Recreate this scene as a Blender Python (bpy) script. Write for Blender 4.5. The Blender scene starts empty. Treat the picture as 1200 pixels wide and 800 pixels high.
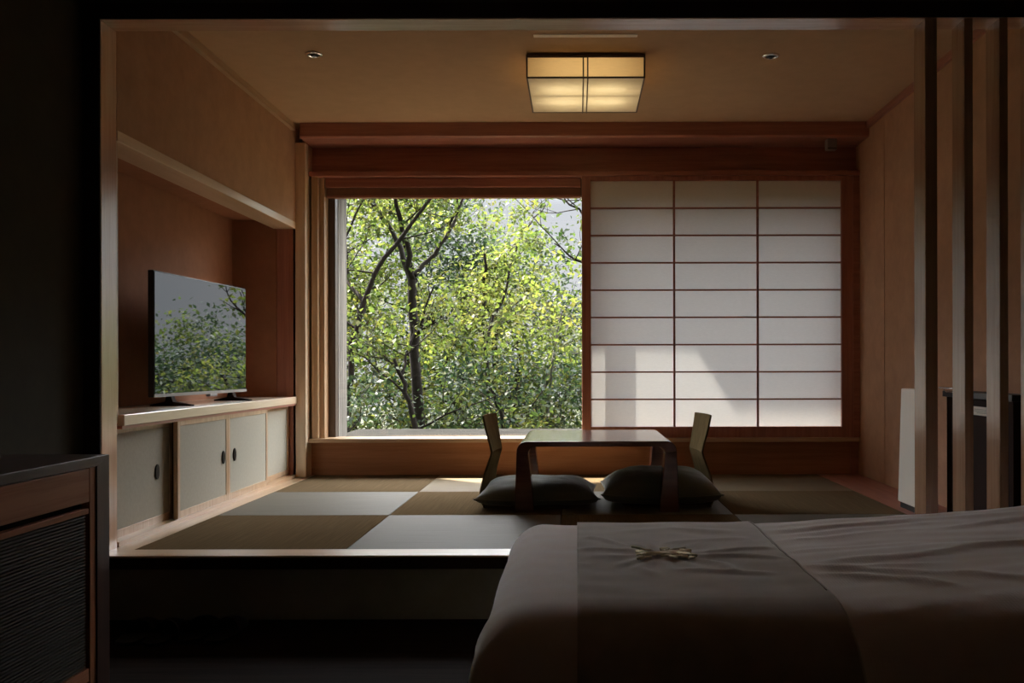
import bpy, bmesh, math, random
import numpy as np
from mathutils import Vector, Matrix, noise
S = bpy.context.scene
COL = S.collection
PI = math.pi

# ------------------------------------------------------------------ camera, light, exposure
CZ = 1.023                                   # camera height above the room floor
cam_d = bpy.data.cameras.new('camera')
cam = bpy.data.objects.new('camera', cam_d); COL.objects.link(cam)
cam.location = (0, 0, CZ)
cam.rotation_euler = (PI / 2, 0.0022, 0)
cam_d.sensor_width = 36.0
cam_d.lens = 36.0 * 1080 / 1200
cam_d.shift_x = -76 / 1200
cam_d.shift_y = 30 / 1200
cam_d.clip_start = 0.02; cam_d.clip_end = 300
S.camera = cam

S.view_settings.view_transform = 'Standard'
S.view_settings.look = 'None'
S.view_settings.gamma = 1.0
S.view_settings.use_curve_mapping = False
S.view_settings.exposure = 2.1
cy = S.cycles
cy.use_denoising = True
cy.max_bounces = 12; cy.diffuse_bounces = 8; cy.glossy_bounces = 4
cy.transparent_max_bounces = 16; cy.transmission_bounces = 8
cy.sample_clamp_indirect = 6.0
cy.caustics_reflective = False; cy.caustics_refractive = False

SUN_E = 8.0
SKY_LOW, SKY_HIGH = 0.19, 4.2
LAMP_E = 1.0

sun_d = bpy.data.lights.new('sun', 'SUN'); sun_d.energy = SUN_E; sun_d.angle = math.radians(1.6)
sun_d.color = (1.0, 0.93, 0.82)
sun = bpy.data.objects.new('sun', sun_d); COL.objects.link(sun)
sun.rotation_euler = Vector((0.62, -0.49, -1.0)).to_track_quat('-Z', 'Y').to_euler()
sun.location = (-6, 12, 12)

W = bpy.data.worlds.new('sky'); S.world = W; W.use_nodes = True
nt = W.node_tree; N = nt.nodes; L = nt.links; N.clear()
out = N.new('ShaderNodeOutputWorld'); bg = N.new('ShaderNodeBackground')
tc = N.new('ShaderNodeTexCoord'); sep = N.new('ShaderNodeSeparateXYZ')
L.new(tc.outputs['Generated'], sep.inputs[0])
mr = N.new('ShaderNodeMapRange'); mr.interpolation_type = 'SMOOTHSTEP'
mr.inputs['From Min'].default_value = 0.17; mr.inputs['From Max'].default_value = 0.34
mr.inputs['To Min'].default_value = SKY_LOW; mr.inputs['To Max'].default_value = SKY_HIGH
L.new(sep.outputs['Z'], mr.inputs['Value'])
nz = N.new('ShaderNodeTexNoise'); nz.inputs['Scale'].default_value = 2.6; nz.inputs['Detail'].default_value = 5
L.new(tc.outputs['Generated'], nz.inputs['Vector'])
cr = N.new('ShaderNodeValToRGB')
cr.color_ramp.elements[0].position = 0.38; cr.color_ramp.elements[0].color = (0.88, 0.92, 1.0, 1)
cr.color_ramp.elements[1].position = 0.62; cr.color_ramp.elements[1].color = (1.0, 0.98, 1.0, 1)
L.new(nz.outputs['Fac'], cr.inputs['Fac'])
L.new(cr.outputs['Color'], bg.inputs['Color']); 
my = N.new('ShaderNodeMapRange'); my.interpolation_type = 'SMOOTHSTEP'      # the sun-side sky is the bright one
my.inputs['From Min'].default_value = -0.35; my.inputs['From Max'].default_value = 0.45
my.inputs['To Min'].default_value = 0.10; my.inputs['To Max'].default_value = 1.0
L.new(sep.outputs['Y'], my.inputs['Value'])
mu = N.new('ShaderNodeMath'); mu.operation = 'MULTIPLY'
L.new(mr.outputs['Result'], mu.inputs[0]); L.new(my.outputs['Result'], mu.inputs[1]); L.new(mu.outputs[0], bg.inputs['Strength'])
L.new(bg.outputs[0], out.inputs[0])

# ------------------------------------------------------------------ materials
def base_mat(name, color, rough=0.5, spec=0.4):
    m = bpy.data.materials.new(name); m.use_nodes = True
    b = m.node_tree.nodes['Principled BSDF']
    b.inputs['Base Color'].default_value = (*color, 1)
    b.inputs['Roughness'].default_value = rough
    b.inputs['Specular IOR Level'].default_value = spec
    return m, b, m.node_tree

def nd(nt, t, **kw):
    n = nt.nodes.new(t)
    for k, v in kw.items():
        if k in n.inputs: n.inputs[k].default_value = v
        else: setattr(n, k, v)
    return n

def wood(name, c1, c2, axis='X', rough=0.30, spec=0.7, scale=1.0, bump=0.08, coat=0.0):
    """grain runs along axis"""
    m, b, t = base_mat(name, c1, rough, spec)
    co = nd(t, 'ShaderNodeTexCoord'); mp = nd(t, 'ShaderNodeMapping')
    s = {'X': (0.6, 14, 14), 'Y': (14, 0.6, 14), 'Z': (14, 14, 0.6)}[axis]
    mp.inputs['Scale'].default_value = [v * scale for v in s]
    t.links.new(co.outputs['Object'], mp.inputs['Vector'])
    n1 = nd(t, 'ShaderNodeTexNoise', Scale=2.2, Detail=6.0, Roughness=0.6, Distortion=0.4)
    t.links.new(mp.outputs[0], n1.inputs['Vector'])
    n2 = nd(t, 'ShaderNodeTexNoise', Scale=11.0, Detail=3.0)
    t.links.new(mp.outputs[0], n2.inputs['Vector'])
    mx = nd(t, 'ShaderNodeMath', operation='MULTIPLY_ADD'); mx.inputs[1].default_value = 0.35
    t.links.new(n2.outputs['Fac'], mx.inputs[0]); t.links.new(n1.outputs['Fac'], mx.inputs[2])
    r = nd(t, 'ShaderNodeValToRGB')
    r.color_ramp.elements[0].position = 0.5; r.color_ramp.elements[0].color = (*c2, 1)
    r.color_ramp.elements[1].position = 0.8; r.color_ramp.elements[1].color = (*c1, 1)
    t.links.new(mx.outputs[0], r.inputs['Fac']); t.links.new(r.outputs['Color'], b.inputs['Base Color'])
    bp = nd(t, 'ShaderNodeBump', Strength=bump, Distance=0.004)
    t.links.new(mx.outputs[0], bp.inputs['Height']); t.links.new(bp.outputs[0], b.inputs['Normal'])
    b.inputs['Coat Weight'].default_value = coat; b.inputs['Coat Roughness'].default_value = 0.18; b.inputs['Coat IOR'].default_value = 1.6
    return m

def plaster(name, c, rough=0.9, var=0.10, scale=9.0, bump=0.12):
    m, b, t = base_mat(name, c, rough, 0.15)
    co = nd(t, 'ShaderNodeTexCoord')
    n = nd(t, 'ShaderNodeTexNoise', Scale=scale, Detail=8.0, Roughness=0.65)
    t.links.new(co.outputs['Object'], n.inputs['Vector'])
    r = nd(t, 'ShaderNodeValToRGB')
    r.color_ramp.elements[0].position = 0.3; r.color_ramp.elements[0].color = (*[x * (1 - var) for x in c], 1)
    r.color_ramp.elements[1].position = 0.7; r.color_ramp.elements[1].color = (*[min(1, x * (1 + var)) for x in c], 1)
    t.links.new(n.outputs['Fac'], r.inputs['Fac']); t.links.new(r.outputs['Color'], b.inputs['Base Color'])
    n2 = nd(t, 'ShaderNodeTexNoise', Scale=scale * 30, Detail=3.0)
    t.links.new(co.outputs['Object'], n2.inputs['Vector'])
    bp = nd(t, 'ShaderNodeBump', Strength=bump, Distance=0.002)
    t.links.new(n2.outputs['Fac'], bp.inputs['Height']); t.links.new(bp.outputs[0], b.inputs['Normal'])
    return m

def cloth(name, c, rough=0.9, scale=260.0, bump=0.25, sheen=0.0, var=0.08):
    m, b, t = base_mat(name, c, rough, 0.1)
    co = nd(t, 'ShaderNodeTexCoord')
    n = nd(t, 'ShaderNodeTexNoise', Scale=14.0, Detail=5.0)
    t.links.new(co.outputs['Object'], n.inputs['Vector'])
    r = nd(t, 'ShaderNodeValToRGB')
    r.color_ramp.elements[0].position = 0.3; r.color_ramp.elements[0].color = (*[x * (1 - var) for x in c], 1)
    r.color_ramp.elements[1].position = 0.7; r.color_ramp.elements[1].color = (*[min(1, x * (1 + var)) for x in c], 1)
    t.links.new(n.outputs['Fac'], r.inputs['Fac']); t.links.new(r.outputs['Color'], b.inputs['Base Color'])
    wx = nd(t, 'ShaderNodeTexWave', Scale=scale / 6.28, bands_direction='X')
    wy = nd(t, 'ShaderNodeTexWave', Scale=scale / 6.28, bands_direction='Y')
    for w in (wx, wy): t.links.new(co.outputs['Object'], w.inputs['Vector'])
    ad = nd(t, 'ShaderNodeMath', operation='ADD')
    t.links.new(wx.outputs['Fac'], ad.inputs[0]); t.links.new(wy.outputs['Fac'], ad.inputs[1])
    bp = nd(t, 'ShaderNodeBump', Strength=bump, Distance=0.001)
    t.links.new(ad.outputs[0], bp.inputs['Height']); t.links.new(bp.outputs[0], b.inputs['Normal'])
    b.inputs['Sheen Weight'].default_value = sheen
    return m

def tatami(name, c, axis, rough):
    """rushes run along axis: fine ridges across the other"""
    m, b, t = base_mat(name, c, rough, 0.12 if axis == 'X' else 0.0)
    co = nd(t, 'ShaderNodeTexCoord'); mp = nd(t, 'ShaderNodeMapping')
    mp.inputs['Scale'].default_value = (3, 160, 1) if axis == 'X' else (160, 3, 1)
    t.links.new(co.outputs['Object'], mp.inputs['Vector'])
    n = nd(t, 'ShaderNodeTexNoise', Scale=1.0, Detail=4.0, Roughness=0.6)
    t.links.new(mp.outputs[0], n.inputs['Vector'])
    r = nd(t, 'ShaderNodeValToRGB')
    r.color_ramp.elements[0].position = 0.3; r.color_ramp.elements[0].color = (*[x * 0.78 for x in c], 1)
    r.color_ramp.elements[1].position = 0.7; r.color_ramp.elements[1].color = (*[x * 1.15 for x in c], 1)
    t.links.new(n.outputs['Fac'], r.inputs['Fac']); t.links.new(r.outputs['Color'], b.inputs['Base Color'])
    w = nd(t, 'ShaderNodeTexWave', Scale=38.0, Distortion=1.2, bands_direction='Y' if axis == 'X' else 'X')
    w.inputs['Detail'].default_value = 2.0
    t.links.new(co.outputs['Object'], w.inputs['Vector'])
    bp = nd(t, 'ShaderNodeBump', Strength=0.25, Distance=0.002)
    t.links.new(w.outputs['Fac'], bp.inputs['Height']); t.links.new(bp.outputs[0], b.inputs['Normal'])
    return m

def paper(name, c, trans=0.55, scale=60.0):
    m = bpy.data.materials.new(name); m.use_nodes = True; t = m.node_tree; t.nodes.clear()
    o = nd(t, 'ShaderNodeOutputMaterial'); d = nd(t, 'ShaderNodeBsdfDiffuse'); tr = nd(t, 'ShaderNodeBsdfTranslucent')
    mix = nd(t, 'ShaderNodeMixShader'); mix.inputs[0].default_value = trans
    co = nd(t, 'ShaderNodeTexCoord'); mp = nd(t, 'ShaderNodeMapping'); mp.inputs['Scale'].default_value = (0.6, 1, 3)
    n = nd(t, 'ShaderNodeTexNoise', Scale=scale, Detail=6.0, Roughness=0.7)
    t.links.new(co.outputs['Object'], mp.inputs['Vector']); t.links.new(mp.outputs[0], n.inputs['Vector'])
    r = nd(t, 'ShaderNodeValToRGB')
    r.color_ramp.elements[0].position = 0.3; r.color_ramp.elements[0].color = (*[x * 0.93 for x in c], 1)
    r.color_ramp.elements[1].position = 0.7; r.color_ramp.elements[1].color = (*c, 1)
    t.links.new(n.outputs['Fac'], r.inputs['Fac'])
    t.links.new(r.outputs['Color'], d.inputs['Color']); t.links.new(r.outputs['Color'], tr.inputs['Color'])
    t.links.new(d.outputs[0], mix.inputs[1]); t.links.new(tr.outputs[0], mix.inputs[2]); t.links.new(mix.outputs[0], o.inputs[0])
    return m

def leaf(name, cols, trans=0.55, scale=0.9):
    m = bpy.data.materials.new(name); m.use_nodes = True; t = m.node_tree; t.nodes.clear()
    o = nd(t, 'ShaderNodeOutputMaterial'); d = nd(t, 'ShaderNodeBsdfPrincipled'); tr = nd(t, 'ShaderNodeBsdfTranslucent')
    d.inputs['Roughness'].default_value = 0.45; d.inputs['Specular IOR Level'].default_value = 0.12
    mix = nd(t, 'ShaderNodeMixShader'); mix.inputs[0].default_value = trans
    co = nd(t, 'ShaderNodeTexCoord')
    n = nd(t, 'ShaderNodeTexNoise', Scale=scale, Detail=3.0, Roughness=0.8)
    n2 = nd(t, 'ShaderNodeTexNoise', Scale=scale * 9, Detail=1.0)
    for q in (n, n2): t.links.new(co.outputs['Object'], q.inputs['Vector'])
    ad = nd(t, 'ShaderNodeMath', operation='MULTIPLY_ADD'); ad.inputs[1].default_value = 0.6
    t.links.new(n2.outputs['Fac'], ad.inputs[0]); t.links.new(n.outputs['Fac'], ad.inputs[2])
    r = nd(t, 'ShaderNodeValToRGB')
    ps = [0.58, 0.8, 0.98]
    while len(r.color_ramp.elements) < len(cols): r.color_ramp.elements.new(0.5)
    for e, p, c in zip(r.color_ramp.elements, ps, cols): e.position = p; e.color = (*c, 1)
    t.links.new(ad.outputs[0], r.inputs['Fac'])
    br = nd(t, 'ShaderNodeMixRGB', blend_type='MULTIPLY'); br.inputs[0].default_value = 1; br.inputs[2].default_value = (1.35, 1.45, 1.05, 1)
    t.links.new(r.outputs['Color'], d.inputs['Base Color']); t.links.new(r.outputs['Color'], br.inputs[1]); t.links.new(br.outputs[0], tr.inputs['Color'])
    t.links.new(d.outputs[0], mix.inputs[1]); t.links.new(tr.outputs[0], mix.inputs[2]); t.links.new(mix.outputs[0], o.inputs[0])
    return m

def glass(name, tint=(0.97, 0.98, 0.97)):
    m = bpy.data.materials.new(name); m.use_nodes = True; t = m.node_tree; t.nodes.clear()
    o = nd(t, 'ShaderNodeOutputMaterial'); a = nd(t, 'ShaderNodeBsdfTransparent'); g = nd(t, 'ShaderNodeBsdfGlossy', Roughness=0.0)
    a.inputs['Color'].default_value = (*tint, 1)
    # Schlick reflectance of a thin pane, the same from both sides
    ge = nd(t, 'ShaderNodeNewGeometry'); dt = nd(t, 'ShaderNodeVectorMath', operation='DOT_PRODUCT')
    t.links.new(ge.outputs['Normal'], dt.inputs[0]); t.links.new(ge.outputs['Incoming'], dt.inputs[1])
    ab = nd(t, 'ShaderNodeMath', operation='ABSOLUTE'); t.links.new(dt.outputs['Value'], ab.inputs[0])
    om = nd(t, 'ShaderNodeMath', operation='SUBTRACT'); om.inputs[0].default_value = 1.0; t.links.new(ab.outputs[0], om.inputs[1])
    pw = nd(t, 'ShaderNodeMath', operation='POWER'); pw.inputs[1].default_value = 5.0; t.links.new(om.outputs[0], pw.inputs[0])
    ma = nd(t, 'ShaderNodeMath', operation='MULTIPLY_ADD'); ma.inputs[1].default_value = 0.92; ma.inputs[2].default_value = 0.07; t.links.new(pw.outputs[0], ma.inputs[0])
    mix = nd(t, 'ShaderNodeMixShader')
    t.links.new(ma.outputs[0], mix.inputs[0]); t.links.new(a.outputs[0], mix.inputs[1]); t.links.new(g.outputs[0], mix.inputs[2])
    t.links.new(mix.outputs[0], o.inputs[0])
    return m

CEDAR1, CEDAR2 = (0.60, 0.43, 0.27), (0.48, 0.31, 0.18)
M = {}
for ax in 'XYZ':
    M['cedar' + ax] = wood('cedar_' + ax.lower(), CEDAR1, CEDAR2, ax)
    M['red' + ax] = wood('red_cedar_' + ax.lower(), (0.47, 0.21, 0.15), (0.35, 0.14, 0.10), ax, 0.35, 0.5)
    M['darkwood' + ax] = wood('dark_wood_' + ax.lower(), (0.085, 0.042, 0.03), (0.05, 0.024, 0.018), ax, 0.35)
    M['drawer' + ax] = wood('warm_brown_wood_' + ax.lower(), (0.56, 0.26, 0.14), (0.42, 0.17, 0.085), ax, 0.45, 0.2)
for ax in 'XYZ':
    M['frame' + ax] = wood('glossy_frame_wood_' + ax.lower(), (0.48, 0.285, 0.17), (0.38, 0.21, 0.12), ax, 0.26, 0.9, coat=0.25)
    M['pale' + ax] = wood('pale_cedar_' + ax.lower(), (0.90, 0.74, 0.54), (0.80, 0.62, 0.43), ax, 0.30, 0.8, coat=0.8)
for ax in 'XZ':
    M['jamb' + ax] = wood('jamb_wood_' + ax.lower(), (0.78, 0.52, 0.36), (0.66, 0.41, 0.27), ax, 0.24, 0.9, coat=0.8)
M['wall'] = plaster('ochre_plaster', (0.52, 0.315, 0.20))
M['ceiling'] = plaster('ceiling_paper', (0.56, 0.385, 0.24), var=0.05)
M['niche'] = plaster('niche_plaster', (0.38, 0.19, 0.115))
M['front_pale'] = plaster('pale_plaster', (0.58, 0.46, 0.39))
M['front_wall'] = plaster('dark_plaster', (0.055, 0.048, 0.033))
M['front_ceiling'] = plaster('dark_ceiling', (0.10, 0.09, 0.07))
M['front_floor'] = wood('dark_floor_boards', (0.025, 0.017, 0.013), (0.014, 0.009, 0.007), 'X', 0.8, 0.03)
M['plinth'] = plaster('dark_plinth', (0.30, 0.28, 0.20))
M['apron'] = wood('apron_cedar', (0.46, 0.22, 0.115), (0.37, 0.165, 0.08), 'X', 0.5, 0.2)
M['tat_a'] = tatami('tatami_rush_light', (0.15, 0.135, 0.10), 'X', 0.6)
M['tat_b'] = tatami('tatami_rush_tan', (0.145, 0.103, 0.058), 'Y', 0.85)
M['tat_c'] = tatami('tatami_rush_straw', (0.19, 0.145, 0.085), 'X', 0.7)
M['shoji'] = paper('shoji_paper', (0.88, 0.88, 0.86), 0.09)
M['fusuma'] = plaster('fusuma_paper', (0.42, 0.39, 0.31), var=0.06, scale=60)
M['glass'] = glass('window_glass')
M['black'] = base_mat('black_plastic', (0.012, 0.012, 0.013), 0.35)[0]
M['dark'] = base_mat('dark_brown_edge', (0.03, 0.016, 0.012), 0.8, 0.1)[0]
M['pull'] = base_mat('black_pull', (0.01, 0.009, 0.008), 0.3)[0]
M['grey'] = base_mat('grey_plastic', (0.30, 0.28, 0.26), 0.5)[0]
M['white'] = base_mat('white_plastic', (0.90, 0.84, 0.72), 0.45)[0]
M['chrome'] = base_mat('chrome', (0.85, 0.85, 0.85), 0.15)[0]
M['chrome'].node_tree.nodes['Principled BSDF'].inputs['Metallic'].default_value = 1
M['alu'] = base_mat('window_aluminium', (0.10, 0.075, 0.06), 0.4)[0]
M['reveal'] = wood('weathered_exterior_boards', (0.30, 0.275, 0.235), (0.12, 0.11, 0.095), 'Z', 0.9, 0.05, scale=0.9)
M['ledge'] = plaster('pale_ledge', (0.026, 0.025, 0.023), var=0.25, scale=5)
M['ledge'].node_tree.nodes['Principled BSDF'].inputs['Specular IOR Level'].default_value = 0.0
M['soil'] = plaster('soil', (0.035, 0.04, 0.018), var=0.3, scale=2)
M['bark'] = plaster('bark', (0.022, 0.018, 0.015), var=0.4, scale=18, bump=0.6)
M['birch'] = plaster('pale_bark', (0.12, 0.11, 0.10), var=0.35, scale=9, bump=0.3)
M['leaf_green'] = leaf('leaf_green', [(0.0238, 0.0430, 0.0139), (0.0634, 0.0859, 0.0231), (0.1267, 0.1211, 0.0323)])
M['leaf_yellow'] = leaf('leaf_yellow_green', [(0.0400, 0.0600, 0.0150), (0.0930, 0.1130, 0.0280), (0.1500, 0.1300, 0.0370)])
M['leaf_dark'] = leaf('leaf_blue_green', [(0.0139, 0.0273, 0.0162), (0.0277, 0.0469, 0.0254), (0.0594, 0.0742, 0.0323)], 0.3)
M['cushion'] = cloth('cushion_cotton', (0.15, 0.155, 0.118), sheen=0.4)
M['duvet'] = cloth('duvet_cotton', (0.91, 0.77, 0.71), var=0.03, bump=0.12, sheen=1.0)
M['runner'] = cloth('runner_linen', (0.50, 0.405, 0.33), scale=900, var=0.12, bump=0.15, sheen=0.8)
M['mattress'] = cloth('mattress_ticking', (0.35, 0.30, 0.26))
M['fabric'] = cloth('blind_fabric', (0.26, 0.15, 0.10))
M['gold'] = base_mat('gold_thread', (0.95, 0.86, 0.62), 0.38, 0.5)[0]
M['gold'].node_tree.nodes['Principled BSDF'].inputs['Metallic'].default_value = 0.7
M['gold'].node_tree.nodes['Principled BSDF'].inputs['Sheen Weight'].default_value = 1.0
M['gold'].node_tree.nodes['Principled BSDF'].inputs['Sheen Tint'].default_value = (1.0, 0.93, 0.72, 1)
M['lampframe'] = M['darkwoodX']
def screen_mat():
    m, b, t = base_mat('glossy_screen', (0.006, 0.006, 0.007), 0.015, 0.5)
    b.inputs['IOR'].default_value = 2.3
    b.inputs['Specular Tint'].default_value = (0.86, 0.94, 1.0, 1)
    return m
M['screen'] = screen_mat()
def lacquer():
    m = wood('lacquered_table', (0.16, 0.055, 0.03), (0.10, 0.032, 0.018), 'X', 0.16, 0.6, bump=0.02)
    return m
M['lacquer'] = lacquer()
M['bentwood'] = wood('bent_plywood', (0.17, 0.125, 0.062), (0.125, 0.09, 0.043), 'Z', 0.75, 0.0)
def lamp_paper(name, c, e):
    m = paper(name, c, 0.5)
    t = m.node_tree
    return m
M['lamppaper'] = paper('lamp_paper', (0.92, 0.87, 0.76), 0.5, 40)
M['lampside'] = paper('lamp_side_paper', (0.96, 0.76, 0.50), 0.75, 40)
M['bulb'] = bpy.data.materials.new('bulb_glow'); M['bulb'].use_nodes = True
_t = M['bulb'].node_tree; _t.nodes.clear()
_o = nd(_t, 'ShaderNodeOutputMaterial'); _e = nd(_t, 'ShaderNodeEmission'); _e.inputs['Color'].default_value = (1.0, 0.80, 0.46, 1); _e.inputs['Strength'].default_value = 1.15 * LAMP_E
_t.links.new(_e.outputs[0], _o.inputs[0])

# ------------------------------------------------------------------ builders
class MB:
    def __init__(s): s.v = []; s.f = []
    def add(s, vs, fs):
        o = len(s.v); s.v += [tuple(p) for p in vs]; s.f += [[i + o for i in f] for f in fs]; return s
    def box(s, x0, x1, y0, y1, z0, z1):
        return s.add([(x0,y0,z0),(x1,y0,z0),(x1,y1,z0),(x0,y1,z0),(x0,y0,z1),(x1,y0,z1),(x1,y1,z1),(x0,y1,z1)],
                     [(0,3,2,1),(4,5,6,7),(0,1,5,4),(1,2,6,5),(2,3,7,6),(3,0,4,7)])
    def tube(s, pts, rs, n=8, cap=True):
        pts = [Vector(p) for p in pts]
        if not hasattr(rs, '__len__'): rs = [rs] * len(pts)
        rings = []; ref = None
        for i, p in enumerate(pts):
            t = (pts[min(i + 1, len(pts) - 1)] - pts[max(i - 1, 0)]).normalized()
            if ref is None: ref = Vector((1, 0, 0)) if abs(t.x) < 0.8 else Vector((0, 1, 0))
            a = (ref - t * ref.dot(t)).normalized(); b = t.cross(a); ref = a
            rings.append([p + (a * math.cos(2*PI*k/n) + b * math.sin(2*PI*k/n)) * rs[i] for k in range(n)])
        vs = [q for r in rings for q in r]; fs = []
        for i in range(len(pts) - 1):
            for k in range(n):
                fs.append((i*n+k, i*n+(k+1) % n, (i+1)*n+(k+1) % n, (i+1)*n+k))
        if cap: fs.append(tuple(range(n))[::-1]); fs.append(tuple((len(pts)-1)*n + k for k in range(n)))
        return s.add(vs, fs)
    def lathe(s, prof, c=(0, 0, 0), n=32):
        vs = [(c[0] + r*math.cos(2*PI*k/n), c[1] + r*math.sin(2*PI*k/n), c[2] + z) for r, z in prof for k in range(n)]
        fs = [(i*n+k, i*n+(k+1) % n, (i+1)*n+(k+1) % n, (i+1)*n+k) for i in range(len(prof)-1) for k in range(n)]
        fs.append(tuple(range(n))[::-1]); fs.append(tuple((len(prof)-1)*n + k for k in range(n)))
        return s.add(vs, fs)
    def prism(s, poly, axis, a0, a1):
        """extrude a 2-D polygon along an axis"""
        mk = {'X': lambda p, a: (a, p[0], p[1]), 'Y': lambda p, a: (p[0], a, p[1]), 'Z': lambda p, a: (p[0], p[1], a)}[axis]
        n = len(poly)
        vs = [mk(p, a0) for p in poly] + [mk(p, a1) for p in poly]
        fs = [(i, (i+1) % n, n+(i+1) % n, n+i) for i in range(n)] + [tuple(range(n))[::-1], tuple(range(n, 2*n))]
        return s.add(vs, fs)
    def grid(s, nu, nv, fn, wrap=False):
        vs = [fn(i/(nu-1), j/(nv-1)) for i in range(nu) for j in range(nv)]
        fs = [(i*nv+j, (i+1)*nv+j, (i+1)*nv+j+1, i*nv+j+1) for i in range(nu-1) for j in range(nv-1)]
        return s.add(vs, fs)
    def build(s, name, mat, parent=None, bevel=0.0, smooth=False, keep=False, fix=True):
        vs = s.v
        off = Vector((0, 0, 0))
        if parent is not None:
            p = parent
            while p is not None: off += p.location; p = p.parent
            loc = Vector((0, 0, 0))
        elif keep: loc = Vector((0, 0, 0))
        else:
            a = np.array(vs); loc = Vector(((a[:,0].min()+a[:,0].max())/2, (a[:,1].min()+a[:,1].max())/2, a[:,2].min())); off = loc
        me = bpy.data.meshes.new(name)
        me.from_pydata([(v[0]-off.x, v[1]-off.y, v[2]-off.z) for v in vs], [], s.f)
        if fix:
            bm = bmesh.new(); bm.from_mesh(me); bmesh.ops.recalc_face_normals(bm, faces=bm.faces); bm.to_mesh(me); bm.free()
        me.update()
        o = bpy.data.objects.new(name, me); COL.objects.link(o)
        o.location = loc; o.parent = parent
        if mat is not None: me.materials.append(M[mat] if isinstance(mat, str) else mat)
        if smooth: me.polygons.foreach_set('use_smooth', [True] * len(me.polygons))
        if bevel:
            b = o.modifiers.new('bevel', 'BEVEL'); b.width = bevel; b.segments = 2; b.limit_method = 'ANGLE'; b.angle_limit = math.radians(40)
        return o

def box(*a): return MB().box(*a)
def tag(o, label, cat, group=None):
    o['label'] = label; o['category'] = cat
    if group: o['group'] = group
    return o
def thing(name, label, cat, loc=(0, 0, 0), group=None):
    o = bpy.data.objects.new(name, None); COL.objects.link(o); o.location = loc; o.empty_display_size = 0.1
    return tag(o, label, cat, group)
def struct(name, mb, mat, parent=None, bevel=0.0):
    o = mb.build(name, mat, parent, bevel)
    if parent is None: o['kind'] = 'structure'
    return o
def copy_tree(o, parent=None):
    c = o.copy(); COL.objects.link(c); c.parent = parent
    for ch in list(o.children): copy_tree(ch, c)
    return c

# ------------------------------------------------------------------ the setting
PZ = 0.27                # top of the raised tatami floor
XL, XR = -1.93, 1.97     # side walls of the tatami room
YF, YJ = 3.74, 3.87      # opening frame front / back
YB = 6.50                # back wall
CEIL = 2.67
# front (bed) room
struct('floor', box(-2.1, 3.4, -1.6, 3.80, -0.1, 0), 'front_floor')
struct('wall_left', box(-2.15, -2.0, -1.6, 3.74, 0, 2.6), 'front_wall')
struct('wall_right', box(3.2, 3.35, -1.6, 3.74, 0, 2.6), 'front_pale')
struct('wall_rear', box(-2.15, 3.35, -1.75, -1.6, 0, 2.6), 'front_pale')
struct('ceiling', box(-2.15, 3.35, -1.6, 3.74, 2.6, 2.75), 'front_pale')
# wall over and beside the opening
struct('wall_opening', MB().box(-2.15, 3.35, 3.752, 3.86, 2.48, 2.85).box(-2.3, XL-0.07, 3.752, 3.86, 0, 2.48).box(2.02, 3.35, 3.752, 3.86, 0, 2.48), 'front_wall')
struct('trim_1', box(XL-0.10, 2.02, YF, YJ, 2.436, 2.50), 'jambX', bevel=0.004)           # header
struct('trim_2', box(XL-0.10, XL, YF, YJ, PZ-0.02, 2.436), 'jambZ', bevel=0.004)          # left jamb
struct('trim_15', MB().box(XL-0.10, 2.02, YF-0.010, YF-0.001, 2.4375, 2.50).box(XL-0.10, XL-0.0015, YF-0.010, YF-0.001, 0.0, 2.4375), 'dark')  # added boards, dark colour imitates backlit shade on header and jamb fronts
struct('trim_3', MB().prism([(3.69, PZ-0.008), (3.825, PZ-0.008), (3.825, PZ), (3.694, PZ), (3.69, PZ-0.003)], 'X', XL-0.10, 2.0), 'cedarX')
struct('trim_14', box(XL-0.10, 2.0, 3.695, 3.825, PZ-0.055, PZ-0.008), 'dark')  # floor edging front, coloured dark to stand in for its shade
struct('wall_plinth', box(XL-0.10, 2.02, 3.745, 3.83, 0, PZ-0.055), 'plinth')
# tatami room shell
struct('floor_platform', MB().box(XL-0.5, 2.1, 3.825, 6.6, 0.10, PZ-0.03).box(XL-0.02, -1.84, 3.825, 6.46, PZ-0.03, PZ), 'cedarY')
struct('floor_border', box(1.68, XR, 3.825, 6.46, PZ-0.03, PZ), 'redY')
struct('ceiling_tatami', box(XL-0.6, 2.2, 3.862, 6.65, CEIL, CEIL+0.12), 'ceiling')
struct('wall_right_tatami', MB().box(XR, XR+0.1, 3.862, 5.895, 0.1, CEIL).box(XR, XR+0.1, 5.905, 6.62, 0.1, CEIL).box(XR+0.012, XR+0.1, 5.895, 5.905, 0.1, CEIL), 'wall')
struct('trim_4', box(XR-0.018, XR, 3.87, 6.2, CEIL-0.045, CEIL), 'redY')
# left wall with the television niche
NX = -2.36               # niche back
struct('wall_left_tatami', MB().box(XL-0.12, XL, 3.87, 6.42, 2.02, CEIL), 'wall')
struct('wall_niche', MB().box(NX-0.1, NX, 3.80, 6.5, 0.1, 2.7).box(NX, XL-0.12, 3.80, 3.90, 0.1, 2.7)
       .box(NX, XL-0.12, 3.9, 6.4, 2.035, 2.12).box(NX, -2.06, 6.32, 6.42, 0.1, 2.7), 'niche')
struct('trim_5', MB().box(XL-0.15, XL+0.004, 3.87, 6.40, 1.975, 2.022), 'paleY', bevel=0.003)   # niche lintel
struct('trim_6', box(XL-0.13, XL-0.002, 6.33, 6.42, PZ, 1.975), 'redZ')                     # niche end post
struct('trim_7', box(XL, XL+0.03, 3.87, 6.24, CEIL-0.04, CEIL), 'cedarY')                        # ceiling cornice
struct('trim_8', box(XL-0.04, XL-0.008, 3.87, 3.895, 0.79, 1.975), 'cedarZ')
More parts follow.
